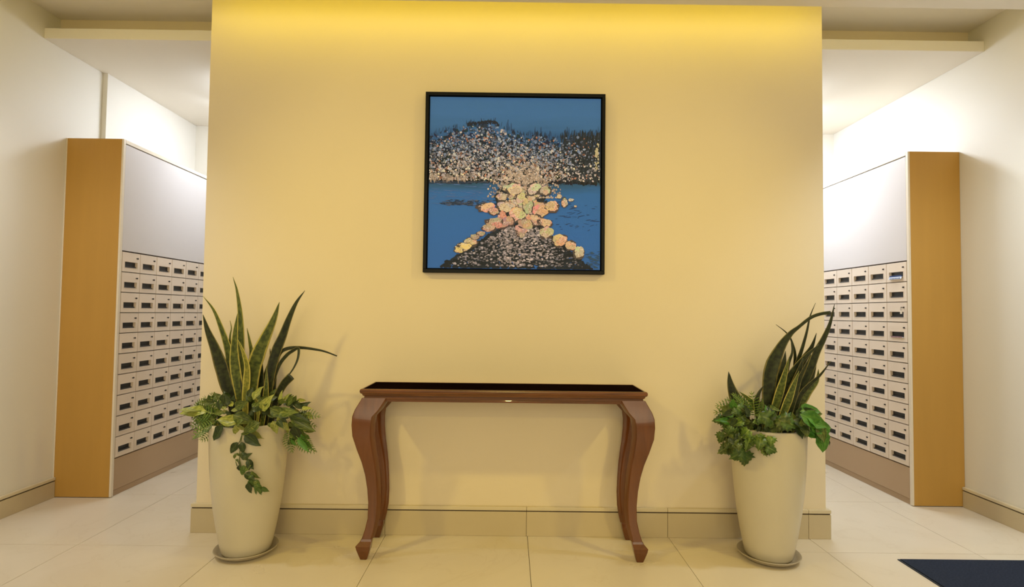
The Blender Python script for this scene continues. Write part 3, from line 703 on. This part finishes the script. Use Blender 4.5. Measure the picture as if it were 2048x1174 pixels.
BR_ = [
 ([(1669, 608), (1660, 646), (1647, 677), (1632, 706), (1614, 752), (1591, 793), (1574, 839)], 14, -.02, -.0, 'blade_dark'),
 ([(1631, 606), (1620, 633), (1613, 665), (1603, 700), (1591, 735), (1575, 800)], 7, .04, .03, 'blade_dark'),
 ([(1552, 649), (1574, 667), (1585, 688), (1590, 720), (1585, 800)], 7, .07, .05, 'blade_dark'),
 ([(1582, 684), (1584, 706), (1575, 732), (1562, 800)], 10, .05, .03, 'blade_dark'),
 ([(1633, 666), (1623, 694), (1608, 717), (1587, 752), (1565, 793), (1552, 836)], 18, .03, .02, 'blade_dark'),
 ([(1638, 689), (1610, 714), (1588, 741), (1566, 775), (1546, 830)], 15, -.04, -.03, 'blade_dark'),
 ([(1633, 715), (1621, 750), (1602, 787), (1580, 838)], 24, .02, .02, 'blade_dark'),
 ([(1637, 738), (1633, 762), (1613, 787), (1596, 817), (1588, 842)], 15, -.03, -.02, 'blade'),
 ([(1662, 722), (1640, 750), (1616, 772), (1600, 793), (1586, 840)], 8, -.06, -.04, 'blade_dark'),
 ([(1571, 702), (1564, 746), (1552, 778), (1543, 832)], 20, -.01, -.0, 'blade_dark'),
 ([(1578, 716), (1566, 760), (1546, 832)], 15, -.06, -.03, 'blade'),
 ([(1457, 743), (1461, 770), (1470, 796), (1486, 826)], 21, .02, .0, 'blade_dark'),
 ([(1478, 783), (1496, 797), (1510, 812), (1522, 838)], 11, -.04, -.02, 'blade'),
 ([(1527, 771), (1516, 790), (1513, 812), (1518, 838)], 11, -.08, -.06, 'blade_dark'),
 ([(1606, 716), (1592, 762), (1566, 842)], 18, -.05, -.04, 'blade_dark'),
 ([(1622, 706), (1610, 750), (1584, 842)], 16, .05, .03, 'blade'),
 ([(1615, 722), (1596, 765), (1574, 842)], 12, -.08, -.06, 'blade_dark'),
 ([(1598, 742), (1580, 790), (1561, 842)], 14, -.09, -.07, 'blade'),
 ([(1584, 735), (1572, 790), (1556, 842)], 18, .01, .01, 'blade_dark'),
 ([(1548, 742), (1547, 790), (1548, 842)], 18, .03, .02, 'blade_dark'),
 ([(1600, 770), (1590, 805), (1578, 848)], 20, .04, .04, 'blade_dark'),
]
sp2 = tag(empty('snake_plant', (pr.x, CYR, zr - .03)), 'dark leaning snake plant with long narrow blades in the right planter', 'plant')
og = Vector(sp2.location)
for i, (pts, w_, d0, d1, mm) in enumerate(BR_):
    u, v = pts[-1]; k_ = .75 if i not in (11, 12, 13) else .9; pts = pts + [(1545 + (u - 1545) * k_, 874)]
    blade(sp2, og, pts, w_, (CYR + d0, CYR + d1), M[mm], twist=R(-.5, .5))
bigp = lambda f: .22 + .78 * max(0, min(1, (f - .22) / .3)) ** 1.3 if f < .6 else 1 - (f - .6) * .9
blade(sp2, og, [(1661, 625), (1640, 628), (1620, 636), (1597, 654), (1580, 668), (1561, 694), (1543, 735), (1537, 778), (1537, 822), (1540, 874)], 25, (CYR - .03, CYR - .02), M['blade_dark'], prof=bigp)

# broad leaves ------------------------------------------------------------
def leaf_mesh(name, m, kind='ovate', curl=.25, n=6):
    """unit leaf: base at origin, tip at +y 1, faces +z"""
    b = MB(); uv = []
    if kind == 'ovate': w = lambda f: .29 * math.sin(PI * f ** .72) ** .9
    elif kind == 'lance': w = lambda f: .17 * math.sin(PI * f ** .8)
    else: w = lambda f: .3
    if kind in ('ovate', 'lance'):
        for side in (0, 1):
            for i in range(n + 1):
                f = i / n; hw = max(.004, w(f)); zc = -curl * f * f * .8 + .03 * math.sin(f * 9); y = f * (1 - .1 * curl)
                for s_ in (-1, -.5, 0, .5, 1):
                    b.v.append((s_ * hw, y, zc + abs(s_) * hw * .35 + .02 * math.sin(f * 14 + s_ * 3) * abs(s_) - (0 if not side else .012 * (1 - abs(s_))))); uv.append((.5 + s_ * .5, f))
        k = 5; off = (n + 1) * k
        for i in range(n):
            for j in range(4):
                a = i * k + j; b.f.append((a, a + 1, a + k + 1, a + k)); b.f.append((off + a, off + a + k, off + a + k + 1, off + a + 1))
    else:   # lobed / toothed outline, closed thin plate
        out = []
        lobes = [(0, 0), (.10, .06), (.30, -.02), (.34, .12), (.50, .16), (.40, .28), (.56, .44), (.36, .44), (.34, .58), (.22, .62), (.20, .80), (.08, .84), (0, 1.0)]
        out = lobes + [(-x, y) for x, y in reversed(lobes[1:-1])]
        top = [(x, y, -curl * y * y * .6 + abs(x) * .3 + .006) for x, y in out]; bot = [(x, y, z - .012) for x, y, z in top]
        c = len(out); b.v = top + bot + [(0, .4, -curl * .1 + .004), (0, .4, -curl * .1 - .01)]
        for i in range(c):
            j = (i + 1) % c; b.f += [(i, j, 2 * c), (c + j, c + i, 2 * c + 1), (i, c + i, c + j, j)]
        uv = [(.5 + x * .9, y) for x, y, z in b.v]
    return b.mesh(name, m, smooth='all', uv=uv)
LM = {}
for k in ('leaf_light', 'leaf_mid', 'leaf_dark', 'leaf_green', 'leaf_olive'):
    LM[k] = [leaf_mesh('leaf', M[k], 'ovate', c) for c in (.15, .45, .8)] + [leaf_mesh('leaf', M[k], 'lance', .4)]
LM['lobed'] = [leaf_mesh('leaf', M[k], 'lobed', c) for k, c in (('fern', .2), ('leaf_olive', .5), ('leaf_mid', .3))]
def fern_mesh():
    b = MB(); uv = []
    # midrib with paired toothed leaflets, unit length along +y
    for i in range(9):
        f = .14 + i * .095; L = .30 * math.sin(PI * min(1, f * .9 + .12)) + .03; zc = -.35 * f * f
        for s_ in (-1, 1):
            nq = len(b.v)
            pts = [(0, f - .02), (s_ * L * .3, f + .035), (s_ * L * .55, f + .03), (s_ * L * .62, f + .06), (s_ * L, f + .10), (s_ * L * .7, f + .01), (s_ * L * .6, f + .015), (s_ * L * .35, f - .025)]
            for x, y in pts: b.v.append((x, y, zc + abs(x) * .15)); uv.append((.5 + x, y))
            for x, y in pts: b.v.append((x, y, zc + abs(x) * .15 - .01)); uv.append((.5 + x, y))
            q = tuple(range(nq, nq + 8)); q2 = tuple(range(nq + 15, nq + 7, -1)); b.f += [q, q2]
    nq = len(b.v); b.tube([(0, f_ / 6, -.35 * (f_ / 6) ** 2) for f_ in range(7)], .012, 4)
    uv += [(.5, 0)] * (len(b.v) - nq)
    return b.mesh('frond', M['fern'], smooth='all', uv=uv)
FERN = fern_mesh()
def place_leaf(name, me, parent, org, u, v, Y, L, ang, tilt=None, roll=None):
    """base of the leaf at photo pixel (u,v), depth Y; ang = direction on the picture (0 right, 90 up)"""
    o = put(name, me, parent); p = at(u, v, Y) - org; o.location = p
    d = Vector((math.cos(math.radians(ang)), 0, math.sin(math.radians(ang))))
    tl = math.radians(tilt if tilt is not None else R(-35, 35))
    yv = (d * math.cos(tl) + Vector((0, -1, 0)) * math.sin(tl)).normalized()
    zv = Vector((0, -1, .35)); zv = (zv - yv * zv.dot(yv)).normalized()
    rl = math.radians(roll if roll is not None else R(-50, 50)); xv = yv.cross(zv); 
    zv = (Matrix.Rotation(rl, 3, yv) @ zv).normalized(); xv = yv.cross(zv)
    mt = Matrix((xv, yv, zv)).transposed().to_4x4(); o.rotation_euler = mt.to_euler(); o.scale = (L, L, L)
    return o
PXM = 1 / 365.0
# left pot foliage
iv1 = tag(empty('ivy', (pl.x, CYL, zl - .03)), 'light green variegated ivy spilling over the rim of the left planter', 'plant')
og = Vector(iv1.location)
cnt = 0
for _ in range(212):     # mound of leaves
    u = R(402, 606); v = 838 + R(-34, 26) - 14 * (1 - ((u - 505) / 110) ** 2)
    if 503 < u < 560 and v > 848: continue
    if u < 415 and v < 815: v += 12
    a = math.degrees(math.atan2(-(v - 838), u - 500)) + R(-55, 55)
    k = random.choices(['leaf_light', 'leaf_mid', 'leaf_dark'], [.16, .42, .42])[0]
    dep = CYL + R(-.23, .16) if abs(u - 500) < 60 else CYL + R(-.14, .10)
    place_leaf('leaf', random.choice(LM[k]), iv1, og, u, v, dep, R(.034, .060), a, roll=R(-38, 38))
for _ in range(34):      # right hanging bunch beside the pot
    u = R(574, 612); v = R(826, 882)
    k = random.choices(['leaf_light', 'leaf_mid', 'leaf_dark', 'leaf_green'], [.15, .35, .3, .2])[0]
    place_leaf('leaf', random.choice(LM[k]), iv1, og, u, v, CYL + R(-.06, .10), R(.04, .065), -70 + R(-45, 55))
feat = [(500, 852, 42, -72, 'leaf_light', 2), (478, 845, 46, 170, 'leaf_light', 0), (506, 800, 34, 60, 'leaf_light', 0), (524, 822, 40, 62, 'leaf_light', 1), (545, 842, 28, -62, 'leaf_light', 1), (560, 840, 30, -50, 'leaf_light', 1),
        (470, 848, 42, -55, 'leaf_light', 1), (447, 852, 40, -128, 'leaf_dark', 0), (490, 866, 42, -42, 'leaf_dark', 0), (505, 862, 36, 178, 'leaf_mid', 1), (575, 828, 52, -12, 'leaf_dark', 3), (580, 836, 60, -24, 'leaf_mid', 3),
        (440, 820, 36, 85, 'leaf_dark', 0), (456, 812, 30, 110, 'leaf_dark', 1), (575, 812, 30, 60, 'leaf_mid', 0), (560, 805, 26, 88, 'leaf_light', 3), (590, 850, 42, -80, 'leaf_dark', 1), (602, 868, 46, -62, 'leaf_green', 3), (596, 875, 40, -50, 'leaf_green', 3),
        (520, 845, 40, -150, 'leaf_mid', 1), (466, 830, 44, -20, 'leaf_mid', 1), (430, 838, 40, -160, 'leaf_mid', 0), (540, 815, 44, -28, 'leaf_mid', 0), (555, 828, 40, 15, 'leaf_mid', 1), (470, 815, 34, 25, 'leaf_mid', 0)]
for u, v, L, a, k, idx in feat:
    place_leaf('leaf', LM[k][idx], iv1, og, u, v, CYL - (.200 if abs(u - 497) < 60 else .12), L * PXM * .9, a, tilt=R(-8, 20), roll=R(-25, 25))
# trailing vine down the front of the pot
def front_y(u, cx_px, cy, r=.235):
    dx = (u - cx_px) * PXM; return cy - math.sqrt(max(.0004, r * r - dx * dx))
def vine(parent, org, pts, cx, cy, r=.235, rad=.0018):
    P = catmull([at(u, v, front_y(u, cx, cy, r)) - org for u, v in pts], 4)
    MB().tube(P, rad, 5).build('vine', M['vine'], parent, smooth='all')
vine(iv1, og, [(484, 868), (481, 890), (479, 915), (481, 940), (494, 955), (504, 968), (520, 977), (530, 984)], 497, CYL, .202)
vine(iv1, og, [(484, 868), (478, 885), (466, 895), (462, 908), (470, 920), (474, 932)], 497, CYL, .202)
vine(iv1, og, [(479, 920), (484, 938), (492, 948), (500, 944)], 497, CYL, .200)
trail = [(475, 884, 24, -118), (484, 884, 22, -80), (463, 894, 20, 175), (462, 900, 14, -120), (472, 905, 22, -70), (482, 905, 20, -50), (476, 918, 20, -110), (483, 918, 18, 35), (496, 918, 22, -60), (500, 920, 20, -95), (488, 930, 20, -100), (478, 930, 18, -80),
         (490, 946, 24, -30), (500, 950, 18, -60), (500, 958, 20, -75), (508, 960, 18, -40), (512, 966, 22, -60), (520, 972, 20, -95), (522, 975, 16, -30), (490, 940, 16, 40), (503, 942, 20, -58), (450, 926, 20, 165), (446, 928, 10, -30), (496, 965, 22, -75), (515, 975, 16, -120)]
for u, v, L, a in trail:
    place_leaf('leaf', random.choice(LM[random.choice(['leaf_mid', 'leaf_dark', 'leaf_olive'])][:3]), iv1, og, u, v, front_y(u, 497, CYL, .202 if v < 930 else .200), L * PXM, a, tilt=R(-5, 15), roll=R(-30, 30))
# left pot fern
fe1 = tag(empty('fern', (pl.x, CYL, zl - .03)), 'small feathery fern at the left side of the left planter', 'plant')
og = Vector(fe1.location)
for u, v, L, a in [(445, 838, 62, 175), (440, 832, 60, 160), (430, 828, 72, 172), (438, 840, 56, 195), (430, 845, 50, 205), (425, 835, 52, 185), (440, 826, 44, 130), (425, 822, 34, 100), (436, 848, 48, 228), (448, 850, 44, 250), (452, 842, 46, 215), (415, 840, 36, 215), (590, 830, 46, 8), (586, 838, 46, -20), (588, 858, 50, -55), (578, 860, 44, -85), (592, 872, 48, -48)]:
    place_leaf('frond', FERN, fe1, og, u, v, CYL + R(-.14, .02), L * PXM, a, tilt=R(-15, 20), roll=R(-30, 30))
place_leaf('leaf', LM['leaf_light'][3], fe1, og, 420, 822, CYL - .1, 62 * PXM, 178, 10, 10)
place_leaf('leaf', LM['leaf_light'][0], fe1, og, 398, 822, CYL - .1, 36 * PXM, 172, 10, 50)
# right pot: lobed ivy at left, broad leaves at right
iv2 = tag(empty('ivy', (pr.x, CYR, zr - .03)), 'ivy with lobed leaves hanging over the left rim of the right planter', 'plant')
og = Vector(iv2.location)
for _ in range(120):
    u = R(1452, 1545); v = R(812, 866)
    if v > 862 and u > 1500: continue
    k = random.choices(['leaf_mid', 'leaf_dark', 'lobed', 'leaf_green'], [.3, .3, .3, .1])[0]
    a = math.degrees(math.atan2(-(v - 840), u - 1520)) + R(-60, 60)
    place_leaf('leaf', random.choice(LM[k]), iv2, og, u, v, CYR + R(-.2, .10), R(.04, .075), a)
for _ in range(46):
    u = R(1452, 1496); v = R(850, 888)
    place_leaf('leaf', random.choice(LM[random.choice(['lobed', 'leaf_mid', 'leaf_dark'])]), iv2, og, u, v, CYR + R(-.21, -.10), R(.035, .06), -95 + R(-50, 50))
for _ in range(40):
    u = R(1530, 1640); v = R(838, 862)
    place_leaf('leaf', random.choice(LM[random.choice(['leaf_dark', 'leaf_dark', 'leaf_mid'])]), iv2, og, u, v, CYR + R(-.2, .08), R(.04, .06), R(0, 180))
for u, v, L, a in [(1446, 865, 24, -110), (1455, 892, 26, 215), (1458, 893, 24, -60), (1490, 900, 34, 215), (1488, 902, 34, -80), (1500, 870, 34, -100), (1513, 868, 28, -70), (1522, 875, 26, -110), (1530, 893, 26, -20), (1520, 900, 24, -10), (1522, 848, 22, 85), (1446, 838, 22, 190), (1542, 872, 20, -95), (1478, 880, 34, -100), (1548, 840, 34, 165), (1560, 840, 36, -15), (1556, 838, 34, -40)]:
    place_leaf('leaf', random.choice(LM['lobed']), iv2, og, u, v, front_y(u, 1540, CYR, .197), L * PXM, a, tilt=R(-5, 15), roll=R(-25, 25))
vine(iv2, og, [(1480, 862), (1492, 880), (1508, 893), (1525, 887), (1547, 881)], 1540, CYR, .196, .0015)
vine(iv2, og, [(1482, 908), (1495, 900), (1508, 893), (1520, 898), (1532, 896)], 1540, CYR, .196, .0015)
fe2 = tag(empty('fern', (pr.x, CYR, zr - .03)), 'small bright fern at the left side of the right planter', 'plant')
og = Vector(fe2.location)
for u, v, L, a in [(1490, 816, 52, 175), (1494, 822, 60, 185), (1488, 812, 30, 120), (1500, 815, 46, 150), (1490, 830, 52, 200), (1480, 838, 44, 215), (1500, 830, 50, 120), (1510, 835, 48, 100), (1495, 870, 40, 230), (1520, 885, 34, -25), (1470, 850, 44, 235), (1484, 860, 48, 255)]:
    place_leaf('frond', FERN, fe2, og, u, v, CYR + R(-.16, .0), L * PXM, a, tilt=R(-15, 20), roll=R(-30, 30))
po = tag(empty('pothos', (pr.x, CYR, zr - .03)), 'broad bright green leaves hanging over the right rim of the right planter', 'plant')
og = Vector(po.location)
for u, v, L, a, k, idx in [(1598, 822, 42, 8, 'leaf_green', 1), (1600, 828, 52, -25, 'leaf_green', 0), (1612, 832, 48, -28, 'leaf_green', 1), (1622, 838, 42, -45, 'leaf_green', 0), (1602, 838, 34, -72, 'leaf_mid', 0), (1614, 845, 38, -55, 'leaf_mid', 1), (1600, 850, 48, -25, 'leaf_green', 0),
                           (1636, 852, 42, -65, 'leaf_green', 0), (1640, 858, 46, -78, 'leaf_green', 0), (1604, 860, 26, -100, 'leaf_mid', 0), (1630, 842, 42, -62, 'leaf_mid', 1), (1596, 835, 30, -15, 'leaf_light', 3), (1618, 850, 46, -8, 'leaf_green', 2), (1590, 832, 36, 25, 'leaf_dark', 0),
                           (1640, 868, 36, -35, 'leaf_dark', 3), (1585, 840, 34, -30, 'leaf_dark', 0), (1612, 826, 36, -5, 'leaf_mid', 3), (1590, 845, 32, -60, 'leaf_dark', 1), (1650, 850, 30, -100, 'leaf_green', 1)]:
    place_leaf('leaf', LM[k][idx], po, og, u, v, CYR - .16 + R(-.03, .03), L * PXM * 1.05, a, tilt=R(-5, 18), roll=R(-25, 25))
for e_ in ((1600, 850, 1640, 862), (1590, 850, 1625, 838), (1590, 850, 1604, 868)):
    P = catmull([at(e_[0], e_[1], CYR - .08) - og, at((e_[0] + e_[2]) / 2, min(e_[1], e_[3]) - 8, CYR - .12) - og, at(e_[2], e_[3], CYR - .16) - og], 4)
    MB().tube(P, .0018, 5).build('stem', M['vine'], po, smooth='all')

# ------------------------------------------------------------------ door mat
mt = tag(empty('door_mat', (2.6, -.9, 0)), 'dark charcoal blue door mat on the floor by the right wall', 'mat')
MB().box(2.105 - 2.6, 3.10 - 2.6, -1.75 + .9, -.285 + .9, .0005, .009, .002).build('mat_pile', M['mat'], mt)
MB().box(2.096 - 2.6, 3.11 - 2.6, -1.76 + .9, -.277 + .9, 0.0002, .004, .001).build('mat_border', M['matedge'], mt)
# lobby ceiling lamps outside the picture
for x, y, lab in ((-2.27, -1.75, 'left'), (2.33, -1.75, 'right'), (0, -2.6, 'middle')):
    t = tag(empty('ceiling_downlight', (x, y, ZC)), 'round ceiling downlight in the %s of the lobby ceiling' % lab, 'light')
    MB().lathe([(.055, -.001), (.075, -.003), (.08, -.0005), (.08, .0)], 24).build('trim_ring', M['white_metal'], t, smooth=True)
